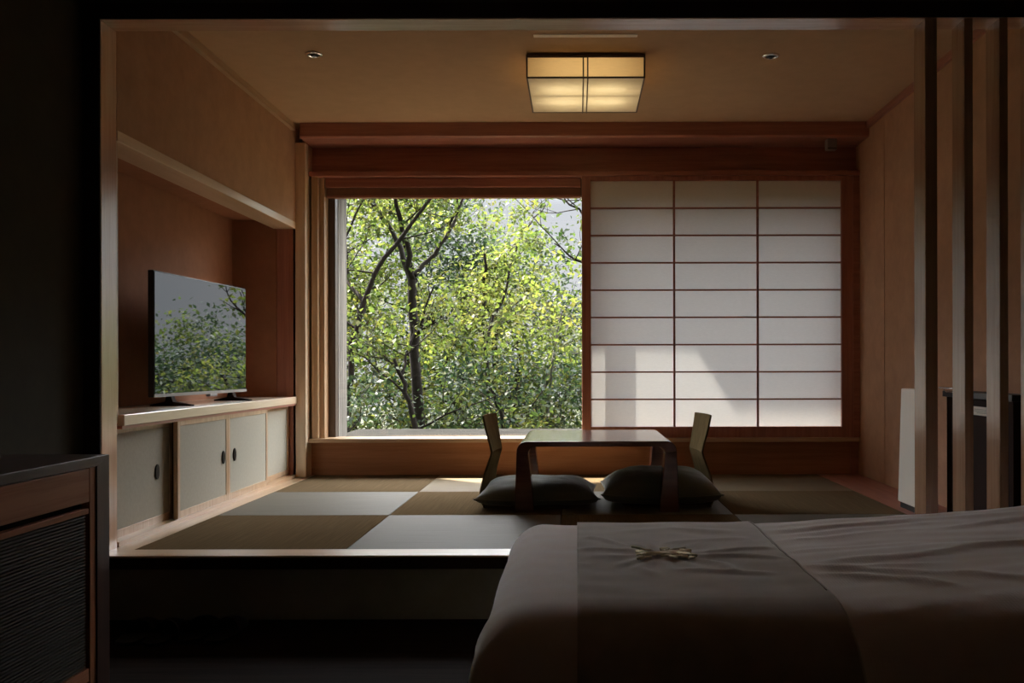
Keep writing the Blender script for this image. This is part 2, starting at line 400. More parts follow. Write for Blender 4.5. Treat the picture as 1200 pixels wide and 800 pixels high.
# back wall
struct('trim_9', MB().box(XL-0.02, -1.862, 6.33, 6.60, PZ, CEIL-0.1), 'paleZ', bevel=0.004)     # corner post
struct('trim_10', MB().prism([(6.20, CEIL-0.09), (6.212, CEIL-0.1), (6.50, CEIL-0.1), (6.50, CEIL), (6.20, CEIL)], 'X', -1.86, XR), 'redX')  # cornice beam
struct('wall_back', MB().box(-1.93, 2.05, 6.50, 6.66, 2.38, CEIL+0.05).box(-1.95, -1.83, 6.5, 6.66, 0.1, 2.4).box(1.915, 2.07, 6.45, 6.66, 0.1, 2.4).box(1.925, XR, 6.41, 6.45, 0.53, 2.352), 'redX')
struct('trim_11', MB().box(-1.862, XR, 6.40, 6.52, 2.352, 2.385), 'redX', bevel=0.003)           # upper track
struct('trim_12', MB().box(-1.862, 1.96, 6.385, 6.60, 0.502, 0.53), 'cedarX', bevel=0.003)       # sill board
struct('wall_apron', box(-1.862, 1.96, 6.46, 6.64, 0.10, 0.503), 'apron')
struct('trim_13', MB().box(-1.845, -1.80, 6.41, 6.50, 0.53, 2.352).box(-1.80, -1.765, 6.45, 6.56, 0.53, 2.352), 'cedarZ', bevel=0.003)
# window
w1 = struct('window_1', MB().box(-1.77, -1.715, 6.55, 6.62, 0.53, 2.36).box(1.85, 1.93, 6.55, 6.62, 0.53, 2.36)
       .box(-1.77, 1.93, 6.55, 6.62, 2.24, 2.36).box(0.05, 0.19, 6.56, 6.62, 0.53, 2.24), 'alu')
for a_, b_ in ((-1.715, 0.05), (0.19, 1.85)):
    MB().add([(a_, 6.586, 0.53), (b_, 6.586, 0.53), (b_, 6.586, 2.24), (a_, 6.586, 2.24)], [(0, 1, 2, 3)]).build('window_pane', 'glass', w1)
# outside shell
struct('wall_exterior', MB().box(-1.80, -1.712, 6.62, 6.86, 0.3, 2.5).box(-3.2, -1.80, 6.66, 6.77, -2, 3.2).box(2.05, 4.5, 6.66, 6.9, -2, 3.2).box(-3.2, 4.5, 6.66, 6.9, 2.70, 3.2), 'reveal')
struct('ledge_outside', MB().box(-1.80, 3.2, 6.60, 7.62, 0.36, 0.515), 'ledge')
struct('eave', MB().box(-6, 0.02, 6.6, 7.09, 2.45, 2.56).box(0.02, 6, 6.6, 7.30, 2.45, 2.56).box(-6, 6, 3.5, 6.9, 2.86, 3.0), 'reveal')  # unseen; deeper right part is shaped to throw slanting shade on the shoji
gr = MB().box(-40, 40, 7.9, 70, -2.2, -1.9).build('ground', 'soil'); gr['kind'] = 'structure'
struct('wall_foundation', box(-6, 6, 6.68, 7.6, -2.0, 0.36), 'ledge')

# ------------------------------------------------------------------ tatami mats
rows = ['front', 'middle', 'rear']
colsn = ['beside the sliding-door cabinets', 'second from the cabinets', 'third from the cabinets', 'beside the red border on the right']
cols = [-1.84, -0.96, -0.08, 0.80, 1.68]; ys = [3.825, 4.705, 5.585, 6.46]
for r in range(3):
    for c in range(4):
        light = (r + c) % 2 == 1
        g = 0.0015
        o = box(cols[c]+g, cols[c+1]-g, ys[r]+g, ys[r+1]-g, PZ-0.03, PZ).build('tatami_mat', ('tat_c' if r == 2 else 'tat_a') if light else 'tat_b', bevel=0.002)
        tag(o, '%s woven square tatami mat, %s row, %s' % (('straw' if r == 2 else 'pale grey') if light else 'tan', rows[r], colsn[c]), 'tatami mat', 'square tatami mats of the raised floor')

# ------------------------------------------------------------------ cabinet with sliding doors under the niche
cab = thing('sliding_door_cabinet', 'low cedar cabinet with four pale sliding doors under the television', 'cabinet', (-2.1, 5.1, PZ))
MB().box(XL-0.10, XL+0.005, 3.872, 6.32, PZ, PZ+0.022).build('bottom_track', 'cedarY', cab, 0.002)
MB().box(XL-0.10, XL+0.005, 3.90, 6.32, 0.765, 0.778).build('top_track', 'redY', cab)
MB().box(NX+0.01, XL-0.11, 3.91, 6.30, PZ+0.001, PZ+0.02).box(NX+0.01, NX+0.03, 3.91, 6.30, PZ+0.02, 0.77).build('carcass', 'dark', cab)
def slide_door(y0, y1, x1, pull):
    d = MB()
    x0 = x1 - 0.022; z0, z1 = PZ+0.022, 0.766; s = 0.028
    d.box(x0, x1, y0, y0+s, z0, z1).box(x0, x1, y1-s, y1, z0, z1).box(x0, x1, y0+s, y1-s, z1-0.025, z1).box(x0, x1, y0+s, y1-s, z0, z0+0.035)
    o = d.build('door', 'cedarZ', cab, 0.0015)
    box(x0+0.004, x1-0.003, y0+s, y1-s, z0+0.035, z1-0.025).build('paper_panel', 'fusuma', o)
    if pull:
        yc = pull; zc = 0.535
        n = 20
        ring = [(yc + 0.020*math.cos(2*PI*k/n), zc + 0.036*math.sin(2*PI*k/n)) for k in range(n)]
        MB().prism(ring, 'X', x1-0.002, x1+0.003).build('handle', 'pull', o, 0.001)
    return o
XF, XK = XL, XL-0.045
slide_door(3.895, 4.50, XK, 4.335)
slide_door(4.455, 5.10, XF, 5.030)
slide_door(5.10, 5.75, XF, 5.195)
slide_door(5.70, 6.31, XK, None)
box(XL-0.41, XL+0.012, 3.905, 6.318, 0.778, 0.825).build('cabinet_countertop', 'paleY', None, 0.003)
tag(bpy.data.objects['cabinet_countertop'], 'long cedar counter board on top of the sliding-door cabinet, under the television', 'countertop')

# ------------------------------------------------------------------ television
tv = thing('television', 'flat black television standing in the wall niche on the cedar counter', 'television', (-2.10, 5.20, 0.825))
tv.rotation_euler = (0, 0, 0)
def tv_parts():
    a = MB().box(-0.03, 0.0, -0.57, 0.57, 0.05, 0.692); b_ = a.build('casing', 'black', None, 0.004, keep=True); b_.parent = tv
    sc = box(0.0, 0.003, -0.562, 0.562, 0.068, 0.684).build('screen', 'screen', None, keep=True); sc.parent = tv
    bz = MB().box(0.0, 0.006, -0.57, 0.57, 0.05, 0.066).build('lower_bezel', 'grey', None, 0.001, keep=True); bz.parent = tv
    for s in (-0.38, 0.38):
        f = MB()
        f.prism([(-0.11, 0.0), (0.11, 0.0), (0.11, 0.006), (0.015, 0.022), (0.0, 0.06), (-0.02, 0.06), (-0.03, 0.022), (-0.11, 0.006)], 'Y', s-0.02, s+0.02)
        f = f.build('foot', 'dark', None, 0.002, keep=True); f.parent = tv
    lb = box(-0.02, 0.006, 0.06, 0.15, 0.035, 0.05).build('sensor_block', 'grey', None, 0.002, keep=True); lb.parent = tv
tv_parts()
tv.rotation_euler.z = math.radians(-2.7)

# ------------------------------------------------------------------ shoji, blind, sensor, ceiling fittings
sx0, sx1 = 0.036, 1.93
def pz(py, Y): return CZ - (py - 430) * Y / 1080
sh = thing('shoji_screen', 'wide paper shoji screen with three columns of panes right of the window', 'shoji screen', ((sx0+sx1)/2, 6.44, 0.53))
MB().box(sx0, sx0+0.062, 6.42, 6.45, 0.53, 2.352).box(sx1-0.085, sx1, 6.42, 6.45, 0.53, 2.352) \
    .box(sx0+0.062, sx1-0.085, 6.42, 6.45, 0.53, pz(500, 6.43)).box(sx0+0.062, sx1-0.085, 6.42, 6.45, pz(212, 6.43), 2.352).build('frame', 'redZ', sh, 0.002)
lat = MB()
gx0, gx1 = sx0+0.062, sx1-0.085; gz0, gz1 = pz(500, 6.43), pz(212, 6.43)
for k in (1, 2):
    x = gx0 + (gx1-gx0)*k/3; lat.box(x-0.007, x+0.007, 6.424, 6.442, gz0, gz1)
for k in range(1, 9):
    z = gz0 + (gz1-gz0)*k/9; lat.box(gx0, gx1, 6.426, 6.442, z-0.0055, z+0.0055)
lat.build('lattice', 'redX', sh)
MB().add([(gx0-0.01, 6.443, gz0-0.01), (gx1+0.01, 6.443, gz0-0.01), (gx1+0.01, 6.443, gz1+0.01), (gx0-0.01, 6.443, gz1+0.01)], [(0, 1, 2, 3)]).build('paper', 'shoji', sh)

bl = thing('roller_blind', 'reddish brown blind drawn up along the top of the window', 'blind', (-0.87, 6.45, 2.22))
MB().box(-1.76, 0.03, 6.455, 6.535, 2.285, 2.35).build('cassette', 'redX', bl, 0.004)
MB().box(-1.755, 0.03, 6.475, 6.52, 2.232, 2.283).build('folded_fabric', 'fabric', bl, 0.003)
MB().box(-1.757, 0.03, 6.470, 6.525, 2.215, 2.232).build('bottom_bar', 'redX', bl, 0.003)

sb = thing('sensor_box', 'small pale grey box fixed under the beam at the right end', 'sensor', (1.735, 6.28, 2.495))
box(1.70, 1.77, 6.25, 6.31, 2.495, 2.57).build('casing', 'grey', sb, 0.006)
box(1.705, 1.765, 6.246, 6.25, 2.498, 2.508).build('lower_grille', 'alu', sb)

def downlight(x, y, lab):
    d = thing('ceiling_downlight', lab, 'ceiling light', (x, y, CEIL), 'recessed ceiling downlights')
    MB().lathe([(0.028, 0.0), (0.046, 0.0), (0.044, -0.007), (0.030, -0.010), (0.028, -0.004)], (x, y, CEIL)).build('trim_ring', 'chrome', d, smooth=True)
    MB().lathe([(0.0285, -0.004), (0.012, 0.0005), (0.002, 0.0006)], (x, y, CEIL-0.001)).build('lens', 'black', d, smooth=True)
downlight(-1.377, 4.84, 'small round white recessed downlight on the left of the ceiling, near the television wall')
downlight(1.03, 4.88, 'small round white recessed downlight on the right of the ceiling, right of the lantern lamp')

cl = thing('ceiling_lamp', 'square wooden lantern ceiling lamp with glowing paper panels', 'ceiling lamp', (0.05, 5.18, 2.53))
lx0, lx1, ly0, ly1, lz0, lz1 = -0.262, 0.362, 4.83, 5.49, 2.537, 2.66
MB().box(lx0, lx1, ly0, ly1, lz1-0.006, lz1).box(lx0+0.1, lx1-0.1, ly0+0.1, ly1-0.1, lz1, CEIL).build('mounting_plate', 'darkwoodX', cl)
box(lx0+0.012, lx1-0.012, ly0+0.012, ly1-0.012, lz1-0.012, lz1-0.007).build('reflector', 'white', cl)
f = MB()
t_ = 0.008
for x in (lx0, lx1-t_):
    for y in (ly0, ly1-t_): f.box(x, x+t_, y, y+t_, lz0, lz1)
for y in (ly0, ly1-t_): f.box(lx0+t_, lx1-t_, y, y+t_, lz0, lz0+t_).box(lx0+t_, lx1-t_, y, y+t_, lz1-t_-0.006, lz1-0.006)
for x in (lx0, lx1-t_): f.box(x, x+t_, ly0+t_, ly1-t_, lz0, lz0+t_).box(x, x+t_, ly0+t_, ly1-t_, lz1-t_-0.006, lz1-0.006)
f.build('frame', 'darkwoodX', cl)
s = MB(); xm = (lx0+lx1)/2
for dx in (-0.016, 0.007):
    s.box(xm+dx, xm+dx+0.007, ly0-0.002, ly0+0.004, lz0, lz1-0.006).box(xm+dx, xm+dx+0.007, ly1-0.004, ly1+0.002, lz0, lz1-0.006)
    s.box(xm+dx, xm+dx+0.007, ly0, ly1, lz0-0.003, lz0+0.002)
ym = (ly0+ly1)/2
s.box(lx0+t_, lx1-t_, ym-0.003, ym+0.003, lz0+0.004, lz0+0.010)
s.build('slats', 'darkwoodY', cl)
pp = 0.006
MB().add([(lx0+pp, ly0+pp, lz0+0.0025), (lx1-pp, ly0+pp, lz0+0.0025), (lx1-pp, ly1-pp, lz0+0.0025), (lx0+pp, ly1-pp, lz0+0.0025)], [(0, 1, 2, 3)]).build('diffuser', 'lamppaper', cl)
q = MB()
for a, b in (((lx0+pp, ly0+pp), (lx1-pp, ly0+pp)), ((lx1-pp, ly0+pp), (lx1-pp, ly1-pp)), ((lx1-pp, ly1-pp), (lx0+pp, ly1-pp)), ((lx0+pp, ly1-pp), (lx0+pp, ly0+pp))):
    q.add([(a[0], a[1], lz0+0.004), (b[0], b[1], lz0+0.004), (b[0], b[1], lz1-0.008), (a[0], a[1], lz1-0.008)], [(0, 1, 2, 3)])
q.build('side_paper', 'lampside', cl)
for x, yb in ((xm-0.13, ym-0.12), (xm+0.13, ym-0.12), (xm-0.13, ym+0.12), (xm+0.13, ym+0.12)):
    MB().tube([(x-0.10, yb, lz1-0.045), (x-0.06, yb, lz1-0.043), (x+0.06, yb, lz1-0.043), (x+0.10, yb, lz1-0.045)], [0.016, 0.027, 0.027, 0.016], 14).build('bulb', 'bulb', cl, smooth=True)
st = box(-0.212, 0.305, 4.56, 4.60, CEIL-0.003, CEIL).build('ceiling_strip', 'white', None, 0.002)  # thin white strip set flat against the ceiling
tag(st, 'thin pale strip on the ceiling in front of the lantern lamp', 'vent')

# ------------------------------------------------------------------ slatted partition at the right
sp = thing('slatted_partition', 'row of upright wooden slats at the right end of the opening', 'partition', (1.64, 3.8, PZ))
for x0, x1 in ((1.416, 1.466), (1.576, 1.611), (1.718, 1.753), (1.862, 1.897)):
    box(x0, x1, YF+0.002, YJ-0.002, PZ, 2.436).build('slat', 'frameZ', sp, 0.003)

# ------------------------------------------------------------------ air purifier and console behind the slats
ap = thing('air_purifier', 'slim white upright appliance on a black base by the right wall', 'air purifier', (1.78, 4.84, PZ))
MB().add([(1.725, 4.70, PZ+0.03), (1.83, 4.70, PZ+0.03), (1.83, 4.96, PZ+0.03), (1.725, 4.96, PZ+0.03),
          (1.742, 4.705, 0.905), (1.815, 4.705, 0.905), (1.815, 4.955, 0.905), (1.742, 4.955, 0.905)],
         [(0,3,2,1),(4,5,6,7),(0,1,5,4),(1,2,6,5),(2,3,7,6),(3,0,4,7)]).build('body', 'white', ap, 0.006)
box(1.735, 1.82, 4.715, 4.945, PZ, PZ+0.03).build('base', 'black', ap)
cs = thing('console', 'dark console against the right wall, seen between the slats', 'console', (1.91, 4.32, PZ))
box(1.87, 1.965, 3.95, 4.66, PZ, 0.87).build('body', 'dark', cs)
box(1.855, 1.968, 3.93, 4.68, 0.87, 0.90).build('top_board', 'black', cs, 0.003)
MB().tube([(1.835, 4.66, 0.915), (1.835, 4.34, 0.915)], 0.006, 10).tube([(1.85, 4.62, 0.895), (1.85, 4.40, 0.895)], 0.004, 8) \
    .tube([(1.835, 4.62, 0.915), (1.857, 4.62, 0.89)], 0.004, 8).tube([(1.835, 4.40, 0.915), (1.857, 4.40, 0.89)], 0.004, 8).build('metal_rail', 'chrome', cs, smooth=True)
cd = box(1.862, 1.87, 4.16, 4.35, 0.795, 0.835).build('label_card', 'white', cs, 0.001)
MB().box(1.861, 1.862, 4.18, 4.32, 0.822, 0.824).box(1.861, 1.862, 4.18, 4.32, 0.814, 0.816).box(1.861, 1.862, 4.18, 4.29, 0.806, 0.808).build('printed_lines', 'grey', cd)

# ------------------------------------------------------------------ low table
TZ = 0.638
tx0, tx1, ty0, ty1 = -0.314, 0.518, 4.78, 5.66
tb = thing('low_table', 'low dark lacquered table with rounded corners between the floor chairs', 'table', ((tx0+tx1)/2, (ty0+ty1)/2, PZ))
R_ = 0.055; TH = 0.028
def strip(outer, inner, y0, y1):
    mb = MB(); n = len(outer)
    vs = []
    for (a, b) in zip(outer, inner): vs += [(a[0], y0, a[1]), (a[0], y1, a[1]), (b[0], y1, b[1]), (b[0], y0, b[1])]
    fs = []
    for i in range(n-1):
        for k in range(4): fs.append((i*4+k, i*4+(k+1) % 4, (i+1)*4+(k+1) % 4, (i+1)*4+k))
    fs.append((0, 1, 2, 3)); fs.append(tuple((n-1)*4+k for k in range(4)))
    return mb.add(vs, fs)
A = np.linspace(0, PI/2, 9)
ri = 0.035; lt = 0.060
outer = [(tx0+R_-R_*math.cos(a), TZ-R_+R_*math.sin(a)) for a in A] + [(tx1-R_+R_*math.sin(a), TZ-R_+R_*math.cos(a)) for a in A]
inner = [(tx0+lt+ri-ri*math.cos(a), TZ-TH-ri+ri*math.sin(a)) for a in A] + [(tx1-lt-ri+ri*math.sin(a), TZ-TH-ri+ri*math.cos(a)) for a in A]
# central field of the top is thin, the ends carry the bend
strip(outer, inner, ty0, ty1).build('tabletop', 'lacquer', tb, 0.003, smooth=False)
for sx in (0, 1):
    for sy in (0, 1):
        y0 = ty0 if sy == 0 else ty1-0.11
        mb = MB()
        X = lambda d: tx0+d if sx == 0 else tx1-d
        zt = TZ-R_
        # leg widens a little towards the floor, outer face leans out
        vs = [(X(-0.012), y0, PZ), (X(0.092), y0, PZ), (X(0.092), y0+0.11, PZ), (X(-0.012), y0+0.11, PZ),
              (X(0.0), y0, zt), (X(lt), y0, zt-0.005), (X(lt), y0+0.11, zt-0.005), (X(0.0), y0+0.11, zt)]
        mb.add(vs, [(0,3,2,1),(4,5,6,7),(0,1,5,4),(1,2,6,5),(2,3,7,6),(3,0,4,7)])
        mb.build('leg', 'lacquer', tb, 0.004)

# ------------------------------------------------------------------ legless floor chairs and cushions
def chair_proto():
    c = thing('floor_chair', '', 'floor chair', (0, 0, 0), 'bentwood legless chairs at the low table')
    prof = [(-0.255, 0.012), (-0.272, 0.05), (-0.268, 0.10), (-0.252, 0.18), (-0.228, 0.255), (-0.218, 0.29), (-0.226, 0.33), (-0.244, 0.41), (-0.258, 0.49)]
    wid = [0.42, 0.42, 0.41, 0.37, 0.325, 0.315, 0.325, 0.36, 0.385]
    th = 0.011
    vs = []; fs = []
    m_ = 13
    for (x, z), w in zip(prof, wid):
        for side in (0, 1):
            for k in range(m_):
                v = -1 + 2*k/(m_-1)
                vs.append((x - 0.022*(1-v*v)*(z/0.5) - side*th, v*w/2, z))
    n = len(prof); s_ = 2*m_
    for i in range(n-1):
        for k in range(m_-1):
            fs.append((i*s_+k, i*s_+k+1, (i+1)*s_+k+1, (i+1)*s_+k))
            fs.append((i*s_+m_+k, (i+1)*s_+m_+k, (i+1)*s_+m_+k+1, i*s_+m_+k+1))
        for k in (0, m_-1): fs.append((i*s_+k, i*s_+m_+k, (i+1)*s_+m_+k, (i+1)*s_+k))
    for k in range(m_-1):
        fs.append((k, k+1, m_+k+1, m_+k)); b = (n-1)*s_; fs.append((b+k, b+k+1, b+m_+k+1, b+m_+k))
    o = MB().add(vs, fs).build('backrest', 'bentwood', c, 0.002)
    mb = MB()
    mb.prism([(-0.262, -0.21), (0.17, -0.22), (0.20, -0.19), (0.20, 0.19), (0.17, 0.22), (-0.262, 0.21)], 'Z', 0.0, 0.012)
    mb.build('seat', 'bentwood', c, 0.003)
    return c
ch = chair_proto()
ch2 = copy_tree(ch)
ch['label'] = 'bentwood legless floor chair left of the low table, in front of the window'
ch2['label'] = 'bentwood legless floor chair right of the low table, in front of the shoji'
ch.location = (-0.226, 5.13, PZ); ch.rotation_euler.z = math.radians(-5)
ch2.location = (0.442, 5.13, PZ); ch2.rotation_euler.z = math.radians(185)

def cushion(lab, cx, cyy, wx, wy, T, rz, seed):
    mb = MB(); n = 41
    rnd = random.Random(seed)
    def f(sign):
        def g(a, b):
            u = -1 + 2*a; v = -1 + 2*b
            k = max(0.0, (1-abs(u)**3.2)) * max(0.0, (1-abs(v)**3.2))
            k = k ** 0.55
            cornx = 1 - 0.085*(1-v*v)*abs(u)**3 + 0.0
            corny = 1 - 0.085*(1-u*u)*abs(v)**3
            x = u*wx/2*cornx; y = v*wy/2*corny
            nn = noise.noise(Vector((u*2.2+seed, v*2.2, sign*3.0)))*0.010*k + noise.noise(Vector((u*6+seed, v*6, sign)))*0.004*k
            if sign > 0: z = 0.38*T + 0.62*T*k + nn - 0.012*math.exp(-(u*u+v*v)*9)
            else: z = 0.38*T - 0.38*T*k**0.6
            # edges sag to the floor between the corners
            e = max(abs(u), abs(v))**8
            z -= e*0.10*T*(1-min(abs(u), abs(v))**2)
            return (x, y, max(z, 0.0))
        return g
    mb.grid(n, n, f(1)); mb.grid(n, n, f(-1))
    c = thing('floor_cushion', lab, 'cushion', (0, 0, 0), 'dark green cushions on the legless chairs')
    o = mb.build('cover', 'cushion', c, smooth=True)
    w = MB()
    pts = []
    for k in range(80):
        s = k/80*4; e = int(s); t = s-e
        u, v = [(-1+2*t, -1), (1, -1+2*t), (1-2*t, 1), (-1, 1-2*t)][e]
        p = f(1)(0.5*(u+1), 0.5*(v+1)); pts.append(p)
    w.tube(pts+[pts[0]], 0.004, 6, cap=False).build('piping', 'cushion', c, smooth=True)
    c.location = (cx, cyy, PZ+0.0125); c.rotation_euler.z = rz
    return c
cushion('flat dark green floor cushion on the left chair, under the table edge', -0.215, 5.10, 0.66, 0.58, 0.135, 0.02, 3)
cushion('plump dark green floor cushion on the right chair, thicker than its neighbour', 0.452, 5.12, 0.64, 0.58, 0.185, -0.02, 8)

# ------------------------------------------------------------------ bed
BX0, BX1, BY0, BY1 = -0.105, 2.75, 2.07, 3.06
def bed_top(x, y):
    z = 0.497
    z += 0.062*max(0, min(1, (x-0.5)/1.0))**1.2
    z += 0.012*noise.noise(Vector((x*1.6, y*1.9, 0.3)))
    return z
FOLDS = [  # (points x,y), half width, height
    ([(0.62, 2.98), (1.1, 3.00), (1.9, 3.02), (2.6, 3.0)], 0.030, 0.016),
    ([(0.60, 2.90), (0.95, 2.94), (1.5, 2.93), (2.4, 2.86)], 0.020, 0.013),
    ([(0.60, 2.84), (0.90, 2.87), (1.15, 2.88)], 0.016, 0.010),
    ([(0.60, 2.76), (0.85, 2.79), (1.05, 2.80)], 0.016, 0.012),
    ([(1.05, 2.78), (1.5, 2.84), (2.1, 2.76), (2.6, 2.70)], 0.022, 0.018),
    ([(0.58, 2.60), (0.8, 2.62), (1.0, 2.63)], 0.018, 0.010),
    ([(0.58, 2.44), (0.85, 2.46), (1.1, 2.52), (1.5, 2.50), (2.2, 2.44)], 0.030, 0.018),
    ([(0.57, 2.40), (0.72, 2.36), (0.95, 2.37)], 0.016, 0.012),
    ([(0.58, 2.32), (0.70, 2.27), (0.82, 2.20), (0.9, 2.12)], 0.020, 0.014),
    ([(0.62, 2.38), (0.78, 2.31), (0.98, 2.22), (1.15, 2.10)], 0.022, 0.014),
    ([(1.3, 2.45), (1.7, 2.38), (2.3, 2.36)], 0.030, 0.014),
    ([(-0.06, 2.34), (-0.02, 2.40), (0.03, 2.45)], 0.016, 0.006),
    ([(-0.05, 2.70), (0.02, 2.68), (0.1, 2.72)], 0.03, 0.004),
]
RFOLDS = [
    ([(0.16, 2.60), (0.08, 2.72), (0.02, 2.76)], 0.014, 0.010),
    ([(0.17, 2.57), (0.06, 2.60), (0.0, 2.58)], 0.014, 0.008),
    ([(0.33, 2.53), (0.46, 2.60), (0.56, 2.62)], 0.014, 0.010),
    ([(0.33, 2.50), (0.45, 2.50), (0.56, 2.46)], 0.016, 0.010),
    ([(0.31, 2.47), (0.38, 2.40), (0.40, 2.30)], 0.016, 0.009),
    ([(0.20, 2.47), (0.16, 2.38), (0.20, 2.28)], 0.016, 0.008),
    ([(0.25, 2.36), (0.35, 2.31), (0.5, 2.30)], 0.02, 0.011),
    ([(0.12, 2.85), (0.3, 2.90), (0.5, 2.86)], 0.03, 0.008),
    ([(0.25, 2.68), (0.38, 2.72), (0.52, 2.76)], 0.02, 0.007),
]
def segd(px, py, a, b):
    ax, ay = a; bx, by = b; dx, dy = bx-ax, by-ay
    t = max(0, min(1, ((px-ax)*dx+(py-ay)*dy)/(dx*dx+dy*dy)))
    return math.hypot(px-ax-t*dx, py-ay-t*dy), t
def fold_h(x, y, folds):
    h = 0
    for pts, w, a in folds:
        best = 9; bt = 0; n = len(pts)-1
        for i in range(n):
            d, t = segd(x, y, pts[i], pts[i+1])
            if d < best: best = d; bt = (i+t)/n
        if best < 4*w:
            end = min(1, bt/0.18+0.15, (1-bt)/0.18+0.15)
            g = math.exp(-(best/w)**2)
            h += 0.55*a*g*end
    return h
def bend(x, y, r=0.12, flare=0.13):
    """fold a flat sheet over the mattress edges"""
    ox = (BX0-x) if x < BX0 else 0.0
    oy = (BY0-y) if y < BY0 else ((y-BY1) if y > BY1 else 0.0)
    s = math.hypot(ox, oy)
    bx, by = max(x, BX0), min(max(y, BY0), BY1)
    if s <= 1e-9: return bx, by, 0.0, 0.0
    ux, uy = -ox/s, (-oy if y < BY0 else oy)/s
    a_ = r + (0.13*abs(uy)**3 if y < BY0 else 0.0); b_ = r + (0.08*abs(uy)**3 if y < BY0 else 0.0)
    q = (a_+b_)/2*PI/2
    if s < q: d, dr = a_*math.sin(s/q*PI/2), b_*(1-math.cos(s/q*PI/2))
    else:
        e = s-q
        d, dr = a_+e*flare, b_+e*math.sqrt(1-flare*flare)
    return bx+ux*d, by+uy*d, dr, s
def wrinkle(x, y):
    w = 0.004*noise.noise(Vector((x*7, y*7, 1.7)))
    ex_, ey_ = 0.235, 2.525                       # cloth is gathered around the embroidered sprig
    dx, dy = x-ex_, y-ey_; r_ = math.hypot(dx, dy*1.2); a_ = math.atan2(dy, dx)
    w += 0.006*math.exp(-((r_-0.13)/0.10)**2)*noise.noise(Vector((math.cos(a_)*4, math.sin(a_)*4, r_*3)))
    # fine lengthwise creases on the bare duvet
    k = max(0.0, min(1.0, (x-0.5)/0.15))
    w += k*0.006*noise.noise(Vector((x*1.3, y*16+2*noise.noise(Vector((x*1.5, y*2, 5))), 4.2)))
    w += (1-k)*0.004*noise.noise(Vector((x*5+y*2, y*11, 7.7)))
    return w
def sheet(x0, x1, y0, y1, nx, ny, lift, folds, extra=0.0, wob=0.0, zmin=0.03, floorcut=None):
    def g(a, b):
        x = x0+(x1-x0)*a; y = y0+(y1-y0)*b
        X_, Y_, dr, s = bend(x, y)
        z = bed_top(X_, Y_) - dr
        near = max(0.0, 1-s/0.40)
        h = fold_h(x, y, FOLDS)*near + extra*near*fold_h(x, y, RFOLDS)
        w = 0.0
        if s > 0.1:   # hanging ripples
            along = x if abs(Y_-2.6) > 0.45 else y
            w = 0.012*min(1, (s-0.1)/0.2)*math.sin(along*13+1.2*math.sin(along*4)) 
            if y < BY0: Y_ -= w
            if y > BY1: Y_ += w
            if x < BX0: X_ -= w
        n_ = wrinkle(x, y)
        if s > 0.02 and s > 0:
            k = min(1.0, s/0.14)
            bx, by = max(x, BX0), min(max(y, BY0), BY1)
            dx, dy = X_-bx, Y_-by; l = math.hypot(dx, dy) or 1
            X_ += dx/l*lift*k; Y_ += dy/l*lift*k; z += lift*(1-k)
        else: z += lift
        return (X_, Y_, max(zmin, z+h+n_))
    return MB().grid(nx, ny, g)
bed = thing('bed', 'wide bed in the foreground, seen from its side', 'bed', (1.3, 2.6, 0))
box(BX0+0.02, BX1, BY0+0.0, BY1-0.0, 0.0, 0.22).build('bed_base', 'darkwoodX', bed, 0.01)
box(BX0+0.03, BX1, BY0+0.02, BY1-0.02, 0.22, 0.46).build('mattress', 'mattress', bed, 0.03)
dv = sheet(BX0-0.46, 2.9, BY0-0.62, BY1+0.46, 240, 170, 0.0, FOLDS).build('duvet', 'duvet', None, smooth=True, fix=False)
tag(dv, 'pale pinkish grey duvet spread over the bed in long folds', 'duvet')
rn = sheet(0.0, 0.575, BY0-0.60, BY1+0.44, 80, 190, 0.007, FOLDS, extra=1.25).build('bed_runner', 'runner', None, smooth=True, fix=False)
sm = rn.modifiers.new('thick', 'SOLIDIFY'); sm.thickness = 0.004; sm.offset = 1
tag(rn, 'brown linen bed runner with gold embroidery laid across the duvet', 'bed runner')
# embroidered sprig on the runner
eb = MB(); rnd = random.Random(11)
def on_bed(x, y): return bed_top(x, y) + 0.007 + fold_h(x, y, FOLDS) + 1.25*fold_h(x, y, RFOLDS) + wrinkle(x, y)
def strand(pts, r=0.0022):
    eb.tube([(x, y, on_bed(x, y)+0.0095) for x, y in pts], r, 5)
ex, ey = 0.235, 2.525
for k in range(5):                                # bundled stems
    o_ = (k-2)*0.011
    strand([(ex-0.074+0.025*i, ey+o_*math.cos(i*0.55)+0.012*math.sin(i*1.3+k*0.8)) for i in range(7)], rnd.uniform(0.0025, 0.004))
for k in range(38):                               # little leaves and tufts, mostly at the right end
    x = ex+rnd.choice((rnd.uniform(-0.07, -0.03), rnd.uniform(0.0, 0.08), rnd.uniform(0.02, 0.08))); y = ey+rnd.uniform(-0.065, 0.06)
    a_ = rnd.uniform(-0.9, 0.9); l = rnd.uniform(0.008, 0.018)
    strand([(x-l*math.cos(a_), y-l*math.sin(a_)), (x, y+0.003), (x+l*math.cos(a_), y+l*math.sin(a_))], rnd.uniform(0.002, 0.0042))
e = eb.build('embroidery', 'gold', rn, smooth=True); e['label'] = 'gold thread embroidered sprig'
hm = MB()
for xx in (0.568,):
    hm.tube([(xx, y, on_bed(xx, y)+0.006) for y in np.linspace(2.10, 3.05, 40)], 0.0016, 5)
hm.build('hem', 'runner', rn, smooth=True)

